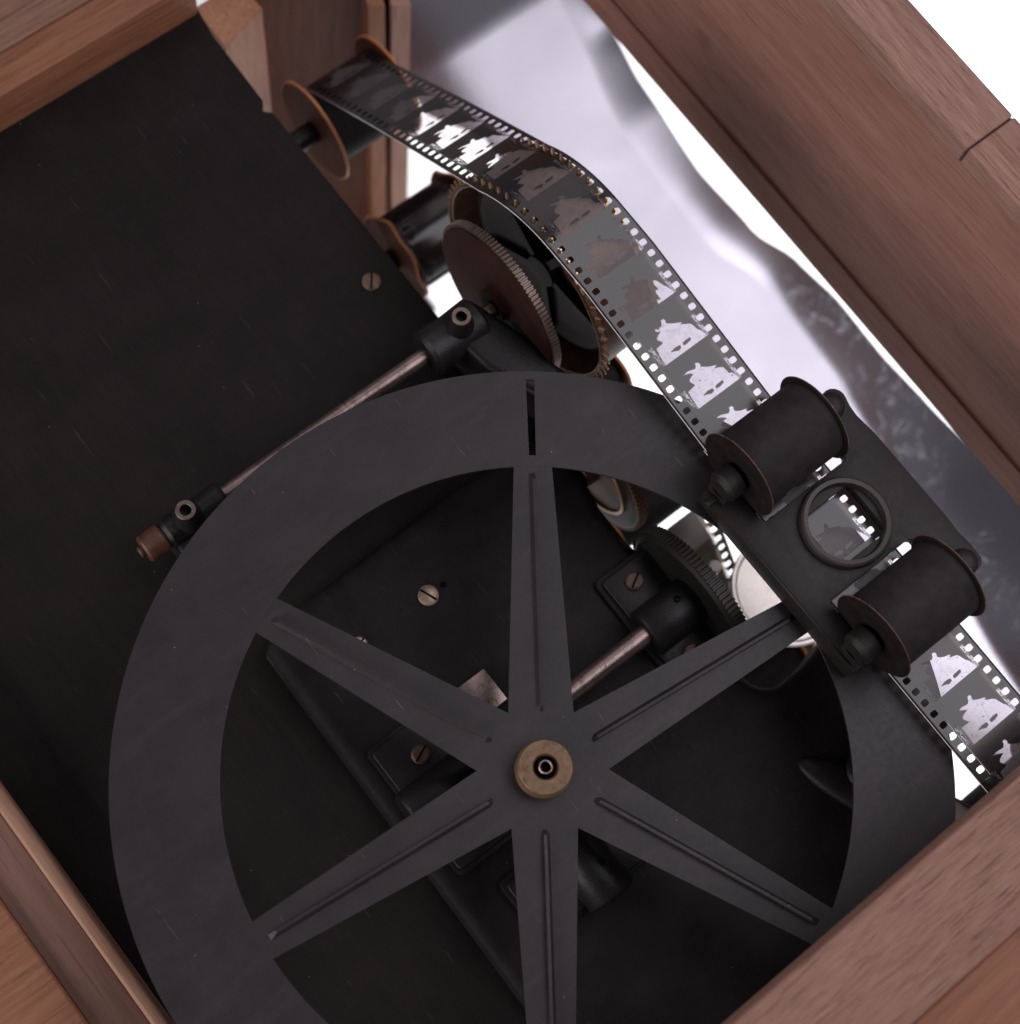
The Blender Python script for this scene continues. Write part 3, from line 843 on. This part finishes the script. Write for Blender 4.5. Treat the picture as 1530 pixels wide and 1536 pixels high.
roller_parts(t, .80, .95, 1.56, wavy=.06, stub=.6)
t = thing('small_roller', (4.9, 7.9, -6.9), 'orange flange tip of a roller peeking out behind the rod bracket', 'roller')
roller_parts(t, .5, .72, 1.5, stub=.5)
roller_parts(LOWR, .42, .52, 1.5, stub=0)
t = thing('return_roller', (5.55, 4.95, -3.4), 'orange flanged roller glimpsed between sprocket and wheel rim', 'roller')
roller_parts(t, .3, .5, .6, stub=0)
t = thing('idler_roller', (4.5, -.9, -5.2), 'orange flange just visible in the housing cutout below the cream disc', 'roller')
roller_parts(t, .45, .62, 1.5, stub=0)
t = thing('exit_roller', (5.6, -5.2, -2.6), 'dark roller with a pale rim half hidden by the near oak rail', 'roller')
roller_parts(t, .6, .8, 1.6, stub=.4, fib=BRONZE)

# ------------------------------------------------------------------ film gate with lens ring
t = thing('film_gate', (6.0, .1, .4), 'black film gate plate with a round lens ring and two rollers', 'film gate')
g = Vector((6.0, .1, .4))
out_pts = [(4.62, -1.95), (4.98, -1.95), (5.0, -.80), (6.72, -.80), (6.74, -1.72), (6.98, -1.78), (7.2, -1.78), (7.42, -1.6), (7.5, -1.35), (7.46, -.95),
           (7.44, 1.15), (7.46, 1.4), (7.42, 1.75), (7.3, 1.95), (7.1, 1.98), (6.94, 1.85), (6.88, 1.5), (6.72, .90), (5.0, .90), (4.98, 2.0), (4.56, 2.0)]
Z0, Z1 = .32, .52
WX0, WX1, WY0, WY1 = 5.46, 6.47, -.40, .54
# plate with a rectangular window: four strips joined as one mesh plus the outline arms
def prism_hole(outer, inner, z0, z1, bev):
    b = bmesh.new()
    def loop(p):
        v = [b.verts.new((x-g.x, y-g.y, z1-g.z)) for x, y in p]
        return [b.edges.new((v[i], v[(i+1) % len(v)])) for i in range(len(v))]
    e = loop(outer)+loop(inner)
    bmesh.ops.triangle_fill(b, use_beauty=True, use_dissolve=False, edges=e)
    r = bmesh.ops.extrude_face_region(b, geom=list(b.faces))
    for v in r['geom']:
        if isinstance(v, bmesh.types.BMVert): v.co.z = z0-g.z
    bmesh.ops.recalc_face_normals(b, faces=b.faces)
    es = [q for q in b.edges if len(q.link_faces) == 2 and q.calc_face_angle() > 1.0]
    bmesh.ops.bevel(b, geom=es, offset=bev, segments=2, profile=.5, affect='EDGES')
    return b
def arcp(cx, cy, r, a0, a1, n=8):
    return [(cx+r*math.cos(math.radians(a0+(a1-a0)*i/n)), cy+r*math.sin(math.radians(a0+(a1-a0)*i/n))) for i in range(n+1)]
outer = [(4.62, -1.75), (4.98, -1.75), (4.98, -.74), (5.03, -.70), (6.64, -.70), (6.69, -.74), (6.71, -1.3)]
outer += arcp(7.2, -1.52, .21, 215, 330)+[(7.40, -1.35), (7.37, -1.1), (7.39, -.8), (7.38, .9), (7.34, 1.3), (7.36, 1.5)]
outer += arcp(7.2, 1.70, .21, -20, 150)+[(6.88, 1.45), (6.75, 1.1), (6.72, .9), (6.68, .86), (5.03, .86), (4.98, .9), (4.98, 1.80), (4.56, 1.80)]
g_in = [(WX0, WY0), (WX1, WY0), (WX1, WY1), (WX0, WY1)]
bm = prism_hole(outer, g_in, Z0, Z1, .018)
def pr(pts, z0=Z0, z1=Z1, bv=.02): prism(bm, [(x-g.x, y-g.y) for x, y in pts], z0-g.z, z1-g.z, bv, 2)
# side flange hanging below the near edge
pr([(4.57, -1.74), (4.63, -1.74), (4.60, 1.79), (4.54, 1.79)], .05, .5, .01)
build('plate', bm, CASTD, t, angle=30)
bm = bmesh.new()
lathe(bm, [(Z1-g.z-.01, .74), (.17, .735), (.215, .72), (.235, .685), (.225, .62), (.12, .60), (Z1-g.z-.01, .595)], 'z', (.0, 0, 0), 96)
lr = build('lens_ring', bm, LENSM, t); lr.location = (0, -.01, .03)
for cy in (1.64, -1.50):
    r = bpy.data.objects.new('roller', None); COL.objects.link(r); r.parent = t; r.location = (5.02-g.x, cy-g.y, .93-g.z)
    r['label'] = 'black roller with thin dark flanges'
    roller_parts(r, .66, .76, 1.53, fib=FIBRED, stub=0, thick=.025)
    bm = bmesh.new(); cyl(bm, .27, -.42, -.03, 'x', (0, 0, 0), 36, .08); build('axle_boss', bm, CASTD, r)
    bm = bmesh.new(); cyl(bm, .2, 1.56, 1.76, 'x', (0, 0, 0), 32, .04); build('axle_boss', bm, CASTD, r)
    bm = bmesh.new(); box(bm, -.42, -.09, -.22, .2, -.42, -.05, .08); build('support_lug', bm, CASTD, r)
    bm = bmesh.new(); lathe(bm, [(-.45, 0), (-.45, .23), (-.14, .23), (-.07, .21), (-.02, .16), (0, .08), (.005, 0)], 'z', (1.94, .0, 0), 36); build('support_lug', bm, CASTD, r)
bm = bmesh.new(); cyl(bm, .07, -.22, .1, 'x', (0, 0, 0), 20, .01)
pin = build('pin', bm, CASTD, t); pin.location = (4.62-g.x, 1.6-g.y, .62-g.z)

# ------------------------------------------------------------------ light
def area(name, loc, sx, sy, power, target, color=(1, 1, 1)):  # soft lamp
    l = bpy.data.lights.new(name, 'AREA'); l.shape = 'RECTANGLE'; l.size = sx; l.size_y = sy; l.energy = power; l.color = color
    o = bpy.data.objects.new(name, l); COL.objects.link(o); o.location = loc
    d = Vector(target)-Vector(loc); o.rotation_euler = d.to_track_quat('-Z', 'Y').to_euler()
    return o
SX0, SX1, SY0, SY1 = 10, 48, -36, 9.5
L0 = 2.95
sb = area('softbox', ((SX0+SX1)/2, (SY0+SY1)/2, 40), SX1-SX0, SY1-SY0, L0*PI*(SX1-SX0)*(SY1-SY0), ((SX0+SX1)/2, (SY0+SY1)/2, 0), (.975, .94, 1.0))
sb.rotation_euler = (0, 0, 0)
bl = area('backdrop_fill', (29, 6, -16), 34, 34, 2.9*PI*34*34, (29, 6, -30)); bl.rotation_euler = (0, 0, 0)  # added unseen lamp that lifts the backdrop paper to white
fl = area('side_fill', (-42, 4, 12), 56, 20, 4.4*PI*1120, (10, 4, 0), (1, .95, .93))  # added fill to brighten the cabinet wall and other left-facing sides
w = bpy.data.worlds.new('World'); scene.world = w; w.use_nodes = True
wn = w.node_tree; bg = wn.nodes['Background']
tcw = wn.nodes.new('ShaderNodeTexCoord'); vm = wn.nodes.new('ShaderNodeVectorMath'); vm.operation = 'DOT_PRODUCT'
wd = Vector((.42, .74, 1)).normalized(); vm.inputs[1].default_value = wd
nrmz = wn.nodes.new('ShaderNodeVectorMath'); nrmz.operation = 'NORMALIZE'
wn.links.new(tcw.outputs['Generated'], nrmz.inputs[0]); wn.links.new(nrmz.outputs[0], vm.inputs[0])
wr = ramp(wn, [(.91, (.12, .112, .122)), (.975, (.95, .87, .87))]); wn.links.new(vm.outputs['Value'], wr.inputs[0])
wn.links.new(wr.outputs[0], bg.inputs['Color'])
bg.inputs['Strength'].default_value = 1.0

# ------------------------------------------------------------------ camera
cd = bpy.data.cameras.new('Camera'); cam = bpy.data.objects.new('Camera', cd); COL.objects.link(cam); scene.camera = cam
Rm = [[0.7789285517336211, 0.5712193821273257, -0.2588024898957501], [-0.6173711626427086, 0.7709406392566749, -0.1565355495716534], [0.11010521709416751, 0.2817072030044415, 0.9531620496767906]]
cam.matrix_world = Matrix.Translation((-4.837811763725583, -0.771237988085316, 25.473684753827403)) @ Matrix(Rm).to_4x4()
cd.sensor_width = 36; cd.lens = 2600/1536*36; cd.clip_start = .5; cd.clip_end = 500
cd.shift_x = 0
cd.dof.use_dof = True; cd.dof.focus_distance = 26.3; cd.dof.aperture_fstop = .2; cd.dof.aperture_blades = 0

scene.render.engine = 'CYCLES'
scene.cycles.use_denoising = True
scene.cycles.max_bounces = 10; scene.cycles.transparent_max_bounces = 16; scene.cycles.glossy_bounces = 6
scene.cycles.sample_clamp_indirect = 6
scene.view_settings.view_transform = 'Standard'; scene.view_settings.look = 'None'
scene.view_settings.exposure = 0; scene.view_settings.gamma = 1
scene.render.resolution_x = 1020; scene.render.resolution_y = 1024
